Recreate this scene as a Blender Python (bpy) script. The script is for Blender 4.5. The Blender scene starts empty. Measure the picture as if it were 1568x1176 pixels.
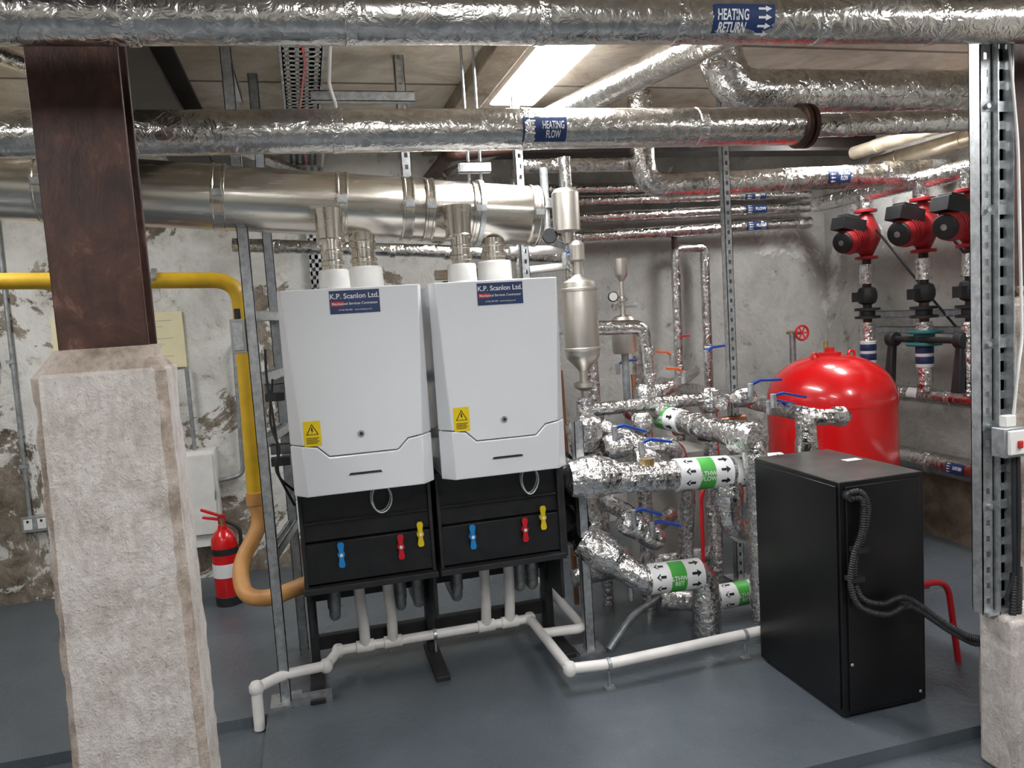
import bpy, bmesh, math, random
from mathutils import Vector, Matrix, noise as mnoise
random.seed(4)
V=Vector
scene=bpy.context.scene
COL=scene.collection

# ------------------------------------------------------------------ materials
def newmat(name):
    m=bpy.data.materials.new(name); m.use_nodes=True
    nt=m.node_tree; b=nt.nodes["Principled BSDF"]
    return m,nt,b
def srgb(r,g,b):
    f=lambda c:(c/255/12.92 if c/255<=0.04045 else ((c/255+0.055)/1.055)**2.4)
    return (f(r),f(g),f(b),1)
def noise(nt,scale,detail=4,rough=0.6,dist=0.0,vec=None):
    n=nt.nodes.new("ShaderNodeTexNoise")
    n.inputs["Scale"].default_value=scale;n.inputs["Detail"].default_value=detail
    n.inputs["Roughness"].default_value=rough;n.inputs["Distortion"].default_value=dist
    if vec: nt.links.new(vec,n.inputs["Vector"])
    return n
def ramp(nt,src,stops):
    r=nt.nodes.new("ShaderNodeValToRGB"); nt.links.new(src,r.inputs[0])
    e=r.color_ramp.elements
    while len(e)<len(stops): e.new(0.5)
    for i,(p,c) in enumerate(stops):
        e[i].position=p; e[i].color=c if len(c)==4 else (*c,1)
    return r
def objvec(nt,scale=(1,1,1)):
    tc=nt.nodes.new("ShaderNodeTexCoord"); mp=nt.nodes.new("ShaderNodeMapping")
    mp.inputs["Scale"].default_value=scale
    nt.links.new(tc.outputs["Object"],mp.inputs["Vector"])
    return mp.outputs[0]
def bump(nt,b,src,strength=0.3,dist=0.01,prev=None):
    n=nt.nodes.new("ShaderNodeBump"); n.inputs["Strength"].default_value=strength
    n.inputs["Distance"].default_value=dist
    nt.links.new(src,n.inputs["Height"])
    if prev: nt.links.new(prev.outputs[0],n.inputs["Normal"])
    nt.links.new(n.outputs[0],b.inputs["Normal"]); return n
def mix(nt,fac,a,b,mode='MIX'):
    m=nt.nodes.new("ShaderNodeMix"); m.data_type='RGBA'; m.blend_type=mode
    for s,i in ((fac,0),(a,6),(b,7)):
        if isinstance(s,(int,float)): m.inputs[i].default_value=s
        elif isinstance(s,tuple): m.inputs[i].default_value=s
        else: nt.links.new(s,m.inputs[i])
    return m.outputs[2]
def simple(name,col,rough=0.5,metal=0.0,var=0.08,scale=12,bmp=0.0,spec=0.5,coat=0.0):
    m,nt,b=newmat(name); v=objvec(nt)
    n=noise(nt,scale,2,vec=v)
    d=tuple(max(0,c*(1-var*2)) for c in col[:3])+(1,); l=tuple(min(1,c*(1+var)) for c in col[:3])+(1,)
    r=ramp(nt,n.outputs[0],[(0.3,d),(0.7,l)])
    nt.links.new(r.outputs[0],b.inputs["Base Color"])
    b.inputs["Roughness"].default_value=rough; b.inputs["Metallic"].default_value=metal
    b.inputs["Specular IOR Level"].default_value=spec; b.inputs["Coat Weight"].default_value=coat
    if bmp: bump(nt,b,n.outputs[0],bmp,0.004)
    return m
def foilmat(name,col=(0.80,0.78,0.75),crinkle=0.8,rough=0.2,sc=1.0,lo=.55):
    m,nt,b=newmat(name); v=objvec(nt)
    n1=noise(nt,20*sc,3,0.55,1.5,v)
    r=ramp(nt,n1.outputs[0],[(0.30,tuple(c*lo for c in col)),(0.6,col)])
    nt.links.new(r.outputs[0],b.inputs["Base Color"])
    b.inputs["Metallic"].default_value=1; b.inputs["Roughness"].default_value=rough
    bump(nt,b,n1.outputs[0],0.9*crinkle,0.014)
    return m
MAT={}
MAT['foil']=foilmat("foil_jacket",(0.82,0.80,0.77),0.6,0.18)
MAT['foil_s']=foilmat("foil_smooth",(0.76,0.73,0.69),0.42,0.22,1.1,.7)
MAT['foil_x']=foilmat("foil_crumpled",(0.84,0.83,0.82),0.5,0.18,1.6,.65)
MAT['tape']=foilmat("foil_tape",(0.86,0.84,0.81),0.8,0.17,1.4,.7)
def stainless(name,c0,c1,r0,r1):
    m,nt,b=newmat(name); v=objvec(nt,(1,9,9))
    n=noise(nt,4,2,0.6,0,v); n2=noise(nt,3,2,0.5,0,objvec(nt))
    r=ramp(nt,n2.outputs[0],[(0.3,c0),(0.7,c1)])
    nt.links.new(r.outputs[0],b.inputs["Base Color"])
    b.inputs["Metallic"].default_value=1
    rr=ramp(nt,n.outputs[0],[(0.3,(r0,)*3),(0.7,(r1,)*3)]); nt.links.new(rr.outputs[0],b.inputs["Roughness"])
    return m
MAT['ss']=stainless("stainless_steel",(0.56,0.52,0.46),(0.76,0.72,0.65),.19,.29)
MAT['ssb']=stainless("brushed_stainless",(0.56,0.53,0.48),(0.68,0.64,0.58),.36,.45)
MAT['galv']=simple("galvanised_steel",(0.52,0.54,0.55),0.4,0.8,0.15,40)
MAT['galv_d']=simple("galvanised_dull",(0.36,0.38,0.39),0.5,0.7,0.15,30)
MAT['white']=simple("white_enamel",(0.80,0.81,0.83),0.28,0,0.01,3,spec=0.5,coat=0.3)
MAT['whitep']=simple("white_plastic",(0.78,0.77,0.74),0.4,0,0.05,10)
MAT['pvc']=simple("white_pvc_pipe",(0.80,0.77,0.74),0.35,0,0.06,8)
MAT['black']=simple("black_panel",(0.014,0.014,0.015),0.35,0.0,0.2,15)
MAT['blackm']=simple("matt_black",(0.018,0.018,0.02),0.55,0,0.2,15)
MAT['cab']=simple("black_cabinet_paint",(0.006,0.006,0.007),0.36,0,0.2,6)
MAT['cabtop']=simple("dusty_reflection_black_top",(0.050,0.043,0.040),0.33,0,0.35,9)  # dust plus a brownish reflection, both put into the base colour
MAT['yellow']=simple("yellow_pipe_paint",srgb(222,178,40),0.4,0,0.08,9)
MAT['tan']=simple("tan_primer",srgb(200,146,86),0.5,0,0.1,9)
MAT['red']=simple("red_gloss_paint",(0.66,0.006,0.008),0.25,0,0.05,5,coat=0.4)
MAT['redd']=simple("red_pump_paint",(0.36,0.012,0.018),0.4,0,0.15,12)
MAT['blue']=simple("blue_lever",(0.012,0.06,0.34),0.35,0,0.1,9)
MAT['blueL']=simple("blue_handle",(0.01,0.24,0.62),0.4,0,0.05,9)
MAT['redL']=simple("red_handle",(0.55,0.01,0.02),0.4,0,0.05,9)
MAT['orangeL']=simple("orange_handle",(0.70,0.10,0.02),0.4,0,0.05,9)
MAT['yelL']=simple("yellow_handle",(0.75,0.55,0.01),0.4,0,0.05,9)
MAT['brass']=simple("brass",(0.50,0.36,0.17),0.38,0.8,0.1,15)
MAT['copper']=simple("copper",(0.45,0.22,0.13),0.35,0.9,0.1,15)
MAT['navy']=simple("navy_label",(0.012,0.035,0.12),0.45,0,0.03,9)
MAT['labw']=simple("label_white",(0.82,0.82,0.82),0.45,0,0.02,9)
MAT['labg']=simple("label_green",(0.07,0.42,0.06),0.45,0,0.04,9)
MAT['labk']=simple("label_black",(0.01,0.01,0.01),0.45,0,0.02,9)
MAT['labr']=simple("label_red",(0.5,0.02,0.02),0.45,0,0.02,9)
MAT['warn']=simple("warning_yellow",(0.85,0.62,0.0),0.45,0,0.02,9)
MAT['cream']=simple("cream_board",srgb(218,210,172),0.6,0,0.05,5)
MAT['gold']=simple("tan_insulation_pipe",(0.60,0.51,0.38),0.35,0.6,0.15,9)
MAT['teal']=simple("teal_valve",(0.02,0.16,0.17),0.45,0,0.1,9)
MAT['hx']=simple("grey_casing",(0.44,0.43,0.40),0.5,0.1,0.06,6)
MAT['wood']=simple("stool_seat_wood",(0.38,0.2,0.09),0.5,0,0.15,20)
def rust():
    m,nt,b=newmat("rusty_steel"); v=objvec(nt,(1,1,0.6)); n=noise(nt,11,6,0.65,0.4,v); n2=noise(nt,60,3,0.6,0,v)
    r=ramp(nt,n.outputs[0],[(0.3,srgb(40,26,21)),(0.5,srgb(62,39,31)),(0.62,srgb(78,49,38)),(0.76,srgb(126,96,80))])
    nt.links.new(r.outputs[0],b.inputs["Base Color"]); b.inputs["Roughness"].default_value=0.5; b.inputs["Metallic"].default_value=0.2
    p=bump(nt,b,n.outputs[0],0.5,0.006); bump(nt,b,n2.outputs[0],0.5,0.003,p); return m
MAT['rust']=rust()
def beam():
    m,nt,b=newmat("dark_beam_paint"); n=noise(nt,6,5,0.6,0,objvec(nt))
    r=ramp(nt,n.outputs[0],[(0.35,srgb(28,24,22)),(0.6,srgb(48,40,35)),(0.8,srgb(90,66,50))])
    nt.links.new(r.outputs[0],b.inputs["Base Color"]); b.inputs["Roughness"].default_value=0.55; return m
MAT['beam']=beam()
def colconc(name,stops):
    m,nt,b=newmat(name); v=objvec(nt)
    n=noise(nt,9,7,0.75,0.2,v); n2=noise(nt,34,4,0.7,0,v)
    vs=objvec(nt,(8,8,3.2)); n3=noise(nt,7,5,0.75,0.5,vs)
    r=ramp(nt,n.outputs[0],stops)
    r2=ramp(nt,n2.outputs[0],[(0.28,(0.34,0.30,0.27)),(0.33,(1,1,1))])
    r3=ramp(nt,n3.outputs[0],[(0.36,(0.84,0.82,0.80)),(0.56,(1,1,1))])
    c=mix(nt,0.85,r.outputs[0],r2.outputs[0],'MULTIPLY'); c=mix(nt,0.6,c,r3.outputs[0],'MULTIPLY')
    nt.links.new(c,b.inputs["Base Color"]); b.inputs["Roughness"].default_value=0.8
    p=bump(nt,b,n3.outputs[0],0.9,0.010); p2=bump(nt,b,n2.outputs[0],0.9,0.006,p); bump(nt,b,n.outputs[0],0.6,0.02,p2); return m
MAT['conc']=colconc("old_painted_concrete",[(0.25,srgb(150,140,131)),(0.38,srgb(188,179,171)),(0.52,srgb(208,200,194)),(0.75,srgb(222,216,211))])
MAT['concw']=colconc("worn_concrete_edge",[(0.3,srgb(128,112,98)),(0.42,srgb(160,144,130)),(0.55,srgb(190,176,164)),(0.75,srgb(210,200,191))])
def floorm():
    m,nt,b=newmat("grey_blue_floor_paint"); v=objvec(nt)
    n=noise(nt,1.6,5,0.6,0.1,v); n2=noise(nt,30,3,0.65,0.2,v); n3=noise(nt,0.7,2,0.5,0,v); n4=noise(nt,95,2,0.6,0,v)
    r=ramp(nt,n.outputs[0],[(0.3,srgb(76,82,88)),(0.55,srgb(86,93,99)),(0.8,srgb(100,106,111))])
    d=ramp(nt,n4.outputs[0],[(0.62,(1,1,1)),(0.74,(1.7,1.7,1.7))])
    c=mix(nt,0.6,r.outputs[0],d.outputs[0],'MULTIPLY'); nt.links.new(c,b.inputs["Base Color"])
    rr=ramp(nt,n3.outputs[0],[(0.3,(0.22,)*3),(0.7,(0.34,)*3)]); nt.links.new(rr.outputs[0],b.inputs["Roughness"])
    p=bump(nt,b,n2.outputs[0],0.5,0.005); bump(nt,b,n.outputs[0],0.15,0.02,p); return m
MAT['floor']=floorm()
def wallm(name,stops,peel,peelpos,seed=0.0,low=0.09,dark=0.33):
    m,nt,b=newmat(name); v=objvec(nt)
    mp=nt.nodes.new("ShaderNodeMapping"); mp.inputs["Location"].default_value=(seed,seed*2,seed); nt.links.new(v,mp.inputs[0]); v=mp.outputs[0]
    n=noise(nt,2.3,5,0.7,0.4,v); n2=noise(nt,1.5,8,0.72,0.7,v); n4=noise(nt,8,6,0.72,0.3,v)
    r=ramp(nt,n.outputs[0],stops)
    tc=nt.nodes.new("ShaderNodeTexCoord"); sx=nt.nodes.new("ShaderNodeSeparateXYZ"); nt.links.new(tc.outputs["Object"],sx.inputs[0])
    mr=nt.nodes.new("ShaderNodeMapRange"); nt.links.new(sx.outputs[2],mr.inputs[0])
    mr.inputs[1].default_value=0.0; mr.inputs[2].default_value=1.6; mr.inputs[3].default_value=low; mr.inputs[4].default_value=0.0
    ad=nt.nodes.new("ShaderNodeMath"); ad.operation='ADD'; nt.links.new(n2.outputs[0],ad.inputs[0]); nt.links.new(mr.outputs[0],ad.inputs[1])
    pk=ramp(nt,ad.outputs[0],[(peelpos,(0,0,0)),(peelpos+0.02,(1,1,1))])
    pc=ramp(nt,n4.outputs[0],[(0.3,peel[0]),(0.5,peel[1]),(0.7,peel[2])])
    c=mix(nt,pk.outputs[0],r.outputs[0],pc.outputs[0])
    fl=ramp(nt,n4.outputs[0],[(dark-.06,(0.36,0.33,0.29)),(dark,(0.82,.80,.77)),(dark+.08,(1,1,1))])
    c=mix(nt,0.8,c,fl.outputs[0],'MULTIPLY')
    nt.links.new(c,b.inputs["Base Color"]); b.inputs["Roughness"].default_value=0.85
    p2=bump(nt,b,n4.outputs[0],0.8,0.03); bump(nt,b,pk.outputs[0],-0.5,0.012,p2)
    return m
MAT['wall']=wallm("peeling_whitewash",[(0.3,srgb(182,180,173)),(0.5,srgb(210,209,203)),(0.75,srgb(227,226,222))],
   [srgb(86,77,66),srgb(124,114,100),srgb(164,155,142)],0.572,low=0.105,dark=0.375)
MAT['wallg']=wallm("grey_plaster",[(0.3,srgb(152,151,146)),(0.5,srgb(177,176,171)),(0.75,srgb(197,196,191))],
   [srgb(134,129,120),srgb(212,210,205),srgb(228,227,223)],0.575,seed=3.1,low=0.0,dark=0.365)
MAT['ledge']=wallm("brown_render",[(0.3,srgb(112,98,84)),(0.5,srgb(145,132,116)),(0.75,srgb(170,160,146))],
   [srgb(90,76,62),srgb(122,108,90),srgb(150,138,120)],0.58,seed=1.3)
def ceilm():
    m,nt,b=newmat("stained_ceiling_slab"); v=objvec(nt); n=noise(nt,2.6,7,0.72,0.5,v); n2=noise(nt,30,3,0.6,0,v)
    r=ramp(nt,n.outputs[0],[(0.30,srgb(142,124,104)),(0.42,srgb(192,181,164)),(0.6,srgb(222,215,203)),(0.75,srgb(202,194,179))])
    bt=nt.nodes.new("ShaderNodeTexBrick"); bt.inputs["Scale"].default_value=1; nt.links.new(v,bt.inputs["Vector"])
    bt.inputs["Color1"].default_value=(1,1,1,1);bt.inputs["Color2"].default_value=(0.84,0.81,0.77,1);bt.inputs["Mortar"].default_value=(0.16,0.13,0.11,1)
    bt.inputs["Brick Width"].default_value=4.0;bt.inputs["Row Height"].default_value=0.62;bt.inputs["Mortar Size"].default_value=0.014;bt.offset=0
    c=mix(nt,0.85,r.outputs[0],bt.outputs[0],'MULTIPLY'); nt.links.new(c,b.inputs["Base Color"]); b.inputs["Roughness"].default_value=0.9
    p=bump(nt,b,n2.outputs[0],0.4,0.004); bump(nt,b,n.outputs[0],0.4,0.02,p); return m
MAT['ceil']=ceilm()
def emis(name,col,st):
    m,nt,b=newmat(name)
    b.inputs["Base Color"].default_value=(0.9,0.9,0.9,1); b.inputs["Emission Color"].default_value=col; b.inputs["Emission Strength"].default_value=st
    return m
MAT['lamp']=emis("fluorescent_diffuser",(0.985,0.99,1.0,1),56)

# ------------------------------------------------------------------ mesh builder
CR={'foil_x':(.013,.0034,46),'foil':(.022,.0014,30),'foil_s':(.025,.0010,26)}
def crum(p,amp,fr,ridge=False):
    q=p*fr
    if ridge: return amp*(1.0-2.4*abs(mnoise.noise(q))+.5*mnoise.noise(q*2.3+V((3,1,7))))
    return amp*(mnoise.noise(q)+.6*mnoise.noise(q*2.1+V((3,1,7))))
class MB:
    def __init__(s,name): s.name=name; s.v=[];s.f=[];s.m=[];s.mats=[]
    def mi(s,k):
        if k not in s.mats: s.mats.append(k)
        return s.mats.index(k)
    def add(s,vs,fs,k):
        o=len(s.v); s.v+= [tuple(p) for p in vs]; i=s.mi(k)
        for f in fs: s.f.append([a+o for a in f]); s.m.append(i)
    def box(s,x0,x1,y0,y1,z0,z1,k,rot=None):
        vs=[V((x,y,z)) for x in (x0,x1) for y in (y0,y1) for z in (z0,z1)]
        if rot:
            c=V(((x0+x1)/2,(y0+y1)/2,(z0+z1)/2)); vs=[c+rot@(p-c) for p in vs]
        s.add(vs,[(0,1,3,2),(4,6,7,5),(0,4,5,1),(2,3,7,6),(0,2,6,4),(1,5,7,3)],k)
    def loft(s,A,B,k):
        n=len(A); vs=list(A)+list(B)
        s.add(vs,[tuple(range(n))[::-1],tuple(range(n,2*n))]+[(i,(i+1)%n,n+(i+1)%n,n+i) for i in range(n)],k)
    def rev(s,c,axis,prof,k,seg=28):
        c=V(c); a=V(axis).normalized(); u=a.orthogonal().normalized(); w=a.cross(u)
        amp=0
        if k=='foil_x':
            amp=.0034;fr=46; pp=[prof[0]]
            for i in range(1,len(prof)):
                (r0,h0),(r1,h1)=prof[i-1],prof[i]; m=max(1,int(math.hypot(r1-r0,h1-h0)/.013))
                for j in range(1,m+1): pp.append((r0+(r1-r0)*j/m,h0+(h1-h0)*j/m))
            prof=pp
        vs=[];fs=[];n=len(prof)
        for r,h in prof:
            for j in range(seg):
                t=2*math.pi*j/seg; dd=(u*math.cos(t)+w*math.sin(t)); p=c+a*h+dd*max(r,1e-4)
                if amp: p=p+dd*crum(p,amp,fr,True)
                vs.append(p)
        for i in range(n-1):
            for j in range(seg):
                jj=(j+1)%seg; fs.append((i*seg+j,i*seg+jj,(i+1)*seg+jj,(i+1)*seg+j))
        fs.append(tuple(range(seg))[::-1]); fs.append(tuple(range((n-1)*seg,n*seg)))
        s.add(vs,fs,k)
    def cyl(s,a,b,r,k,seg=24,r2=None):
        a=V(a);b=V(b); L=(b-a).length
        if k in CR and r2 is None: return s.tube([a,b],r,k,seg=seg)
        s.rev(a,b-a,[(r,0),(r2 if r2 is not None else r,L)],k,seg)
    def tube(s,pts,r,k,fil=0.06,arc=7,seg=22):
        P=[V(p) for p in pts]; Q=[P[0]]
        for i in range(1,len(P)-1):
            a,b,c=P[i-1],P[i],P[i+1]; d1=(a-b);d2=(c-b)
            l=min(fil,d1.length*0.48,d2.length*0.48)
            p1=b+d1.normalized()*l; p2=b+d2.normalized()*l
            for j in range(arc+1):
                t=j/arc; Q.append((1-t)**2*p1+2*t*(1-t)*b+t*t*p2)
        Q.append(P[-1])
        Q=[q for i,q in enumerate(Q) if i==0 or (q-Q[i-1]).length>1e-5]
        amp=0
        if k in CR:
            st,amp,fr=CR[k]; Z=[Q[0]]
            for i in range(1,len(Q)):
                m=max(1,int((Q[i]-Q[i-1]).length/st)); a0=Q[i-1]
                for j in range(1,m+1): Z.append(a0.lerp(Q[i],j/m))
            Q=Z
        T=[]
        for i in range(len(Q)):
            a=Q[max(i-1,0)];b=Q[min(i+1,len(Q)-1)]; T.append((b-a).normalized())
        u=T[0].orthogonal().normalized(); vs=[];fs=[]
        for i,q in enumerate(Q):
            if i: 
                ax=T[i-1].cross(T[i])
                if ax.length>1e-6:
                    u=Matrix.Rotation(T[i-1].angle(T[i]),3,ax.normalized())@u
            w=T[i].cross(u).normalized()
            for j in range(seg):
                t=2*math.pi*j/seg; dd=u*math.cos(t)+w*math.sin(t); p=q+dd*r
                if amp: p=p+dd*(crum(p,amp,fr,k=='foil_x')-amp*.3)
                vs.append(p)
        for i in range(len(Q)-1):
            for j in range(seg):
                jj=(j+1)%seg; fs.append((i*seg+j,i*seg+jj,(i+1)*seg+jj,(i+1)*seg+j))
        n=len(Q); fs.append(tuple(range(seg))[::-1]); fs.append(tuple(range((n-1)*seg,n*seg)))
        s.add(vs,fs,k)
    def bands(s,a,b,r,k='tape',step=0.45,w=0.045,off=0.2):
        a=V(a);b=V(b);L=(b-a).length;d=(b-a).normalized();t=off
        while t<L-0.03:
            s.rev(a+d*t,d,[(r*0.98,-w/2),(r+0.0025,-w/2+0.003),(r+0.0025,w/2-0.003),(r*0.98,w/2)],k,22); t+=step*random.uniform(.8,1.2)
    def strut(s,x,y,z0,z1,k='galv',w=0.041,slots=True):
        def B(u0,u1,v0,v1,t0,t1): s.box(x+u0,x+u1,y+v0,y+v1,t0,t1,k)
        t=0.003;h=w/2
        B(-h,-h+t,-h,h,z0,z1);B(h-t,h,-h,h,z0,z1)
        B(-h,-h+.009,h-t,h,z0,z1);B(h-.009,h,h-t,h,z0,z1)
        if not slots: B(-h,h,-h,-h+t,z0,z1); return
        B(-h,-0.007,-h,-h+t,z0,z1);B(0.007,h,-h,-h+t,z0,z1)
        zz=z0
        while zz<z1:
            B(-.007,.007,-h,-h+t,zz,min(zz+.03,z1)); zz+=.05
    def hstrut(s,p0,p1,k='galv',w=0.041):
        p0=V(p0);p1=V(p1);d=(p1-p0).normalized();L=(p1-p0).length;side=d.cross(V((0,0,1))).normalized();up=side.cross(d)
        def B(u0,u1,v0,v1,t0,t1):
            c=[p0+side*u+up*v+d*t for u in (u0,u1) for v in (v0,v1) for t in (t0,t1)]
            s.add(c,[(0,1,3,2),(4,6,7,5),(0,4,5,1),(2,3,7,6),(0,2,6,4),(1,5,7,3)],k)
        h=w/2;t=.003
        B(-h,-h+t,-h,h,0,L);B(h-t,h,-h,h,0,L);B(-h,h,-h,-h+t,0,L);B(-h,-h+.009,h-t,h,0,L);B(h-.009,h,h-t,h,0,L)
    def finish(s,parent=None,bevel=0,angle=35,segs=2):
        me=bpy.data.meshes.new(s.name); me.from_pydata(s.v,[],s.f); 
        for k in s.mats: me.materials.append(MAT[k])
        me.polygons.foreach_set("material_index",s.m)
        bm=bmesh.new(); bm.from_mesh(me); bmesh.ops.recalc_face_normals(bm,faces=bm.faces); bm.to_mesh(me); bm.free()
        fx=[i for i,k in enumerate(s.mats) if k=='foil_x']
        for p in me.polygons: p.use_smooth=True
        me.set_sharp_from_angle(angle=math.radians(angle))
        if fx:
            for p in me.polygons:
                if p.material_index in fx: p.use_smooth=False
        me.update()
        o=bpy.data.objects.new(s.name,me); COL.objects.link(o)
        if bevel:
            b=o.modifiers.new("bevel",'BEVEL'); b.width=bevel; b.segments=segs; b.limit_method='ANGLE'; b.angle_limit=math.radians(40); b.harden_normals=False
        if parent: o.parent=parent
        return o
def empty(name):
    e=bpy.data.objects.new(name,None); COL.objects.link(e); e.empty_display_size=.1; return e

def text2d(body,size,font_offset=0.0):
    cu=bpy.data.curves.new("tmp",'FONT'); cu.body=body; cu.size=size; cu.align_x='CENTER'; cu.align_y='CENTER'; cu.offset=font_offset*size; cu.space_line=0.85
    cu.resolution_u=3
    o=bpy.data.objects.new("tmp",cu); COL.objects.link(o); dg=bpy.context.evaluated_depsgraph_get(); dg.update()
    me=bpy.data.meshes.new_from_object(o.evaluated_get(dg))
    vs=[(v.co.x,v.co.y) for v in me.vertices]; fs=[tuple(p.vertices) for p in me.polygons]
    bpy.data.objects.remove(o); return vs,fs
def rect2d(x0,x1,y0,y1,n=6):
    vs=[];fs=[]
    for i in range(n+1):
        y=y0+(y1-y0)*i/n; vs+=[(x0,y),(x1,y)]
    for i in range(n): fs.append((2*i,2*i+1,2*i+3,2*i+2))
    return vs,fs
def arrow2d(cx,cy,w,h,up=True):
    s=1 if up else -1
    vs=[(cx-w*.18,cy-s*h/2),(cx+w*.18,cy-s*h/2),(cx+w*.18,cy+s*h*.05),(cx+w/2,cy+s*h*.05),(cx,cy+s*h/2),(cx-w/2,cy+s*h*.05),(cx-w*.18,cy+s*h*.05)]
    return vs,[(0,1,2,6),(6,2,3,4,5)]
def arrowh(cx,cy,w,h,right=True):
    v,f=arrow2d(0,0,h,w,True); s=1 if right else -1
    return [(cx+y*s,cy+x) for x,y in v],f
def wrap(M,C,D,r,shape,k,lift=0.002,phi0=0.15):
    C=V(C);D=V(D).normalized(); 
    Nn=V((0,0,1)).cross(D).normalized()
    if Nn.dot(V((0,0,1.5))-C)<0: Nn=-Nn
    U=Nn.cross(D); 
    if U.z<0: U=-U
    vs=[]
    for s_,h in shape[0]:
        ph=phi0+h/r; vs.append(C+D*s_+(r+lift)*(Nn*math.cos(ph)+U*math.sin(ph)))
    M.add(vs,shape[1],k)
def flat(M,origin,X,Y,shape,k,lift):
    O=V(origin);X=V(X);Y=V(Y);n=X.cross(Y)
    M.add([O+X*a+Y*b+n*lift for a,b in shape[0]],shape[1],k)
def bluelabel(M,C,D,r,txt,w=.17,h=.075,right=True,phi=0.15):
    wrap(M,C,D,r,rect2d(-w*.45,w*.55,-h/2,h/2),'navy',.002,phi)
    sz=h*.42
    t=text2d(txt,sz,0.02); sx=w*.5/max(1e-3,max(p[0] for p in t[0])-min(p[0] for p in t[0]))
    wrap(M,C,D,r,([(p[0]*sx+ (-.14*w if right else .24*w),p[1]) for p in t[0]],t[1]),'labw',.003,phi)
    ax=(w*.38 if right else -w*.28)
    for i in range(4):
        wrap(M,C,D,r,arrowh(ax,(i-1.5)*h*.24,w*.22,h*.18,right),'labw',.003,phi)
def greenlabel(M,C,D,r,txt="LTHW\nFLOW",phi=0.0):
    r=r+.004
    D=V(D).normalized()
    M.rev(V(C)-D*.125,D,[(r-.006,0),(r,.001),(r,.249),(r-.006,.25)],'labw',32)
    wrap(M,C,D,r,rect2d(-.036,.036,-.10,.10,12),'labg',.001,phi)
    wrap(M,C,D,r,text2d(txt,.026,.02),'labw',.002,phi)
    for x in (-.083,.083):
        for y in (-.075,-.025,.025,.075):
            wrap(M,C,D,r,arrowh(x,y,.045,.032,x>0),'labk',.001,phi)

# ------------------------------------------------------------------ room
XL,XR,YF,YB,ZC=-3.2,3.75,-2.2,4.95,2.6
ZL=-.045
def shell(name,b,k):
    M=MB(name); M.box(*b,k); return M.finish()
shell("floor",(XL-.1,XR+.1,YF-.1,YB+.1,-.15,ZL),'floor')
M=MB("floor_raised_slab"); M.box(-.27,XR,2.03,YB,ZL,0,'floor'); M.box(XL,-.27,3.05,YB,ZL,0,'floor'); M.finish()
shell("ceiling",(XL-.1,XR+.1,YF-.1,YB+.1,ZC,ZC+.12),'ceil')
M=MB("wall_back"); M.box(XL-.1,0.95,YB,YB+.15,ZL,ZC,'wall'); M.box(.95,XR+.1,YB,YB+.15,ZL,ZC,'wallg'); M.finish()
M=MB("wall_right"); M.box(XR,XR+.15,YF,YB,ZL,ZC,'wallg'); M.box(3.56,XR,YF+.3,YB-.02,ZL,.38,'ledge'); M.finish()
shell("wall_left",(XL-.15,XL,YF,YB,ZL,ZC),'wall')
shell("wall_front",(XL-.1,XR+.1,YF-.15,YF,ZL,ZC),'wall')

M=MB("steel_ceiling_beam")
for z0,z1 in ((2.38,2.40),(2.58,2.60)): M.box(-.60,-.40,YF+.02,YB-.02,z0,z1,'beam')
M.box(-.507,-.493,YF+.02,YB-.02,2.40,2.58,'beam'); M.finish()
M=MB("steel_ceiling_beam")
for z0,z1 in ((2.40,2.42),(2.58,2.60)): M.box(.9,XR-.02,4.30,4.48,z0,z1,'beam')
M.box(.9,XR-.02,4.385,4.395,2.42,2.58,'beam'); M.finish()

def lamp(x0,x1,y0,y1,z=2.6):
    M=MB("fluorescent_ceiling_light")
    zb=z-.055
    M.loft([V((x0,y0,z-.002)),V((x1,y0,z-.002)),V((x1,y1,z-.002)),V((x0,y1,z-.002))],
           [V((x0,y0,zb)),V((x1,y0,zb)),V((x1,y1,zb)),V((x0,y1,zb))],'whitep')
    M.loft([V((x0+.006,y0+.006,zb)),V((x1-.006,y0+.006,zb)),V((x1-.006,y1-.006,zb)),V((x0+.006,y1-.006,zb))],
           [V((x0+.016,y0+.016,zb-.008)),V((x1-.016,y0+.016,zb-.008)),V((x1-.016,y1-.016,zb-.008)),V((x0+.016,y1-.016,zb-.008))],'lamp')
    M.finish()
lamp(.98,1.22,2.45,3.85)
lamp(3.02,3.22,3.35,4.25,2.56)
lamp(-1.9,-1.7,2.4,3.8)  # unseen fixture, added to brighten the left side
lamp(.5,.72,-.6,.8)  # unseen fixture, added above and behind the camera for fill light
lamp(2.6,2.82,.2,1.5)  # unseen fixture, added to light the boilers from the right
lamp(-1.6,-1.4,-.6,.8)  # unseen fixture, added to even out the lighting
M=MB("ceiling_shadow_strip"); M.box(.80,.93,2.2,YB-.01,2.52,2.599,'ledge'); M.finish(bevel=.006)  # dark strip modelled to stand for the shadow band left of the light

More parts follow.
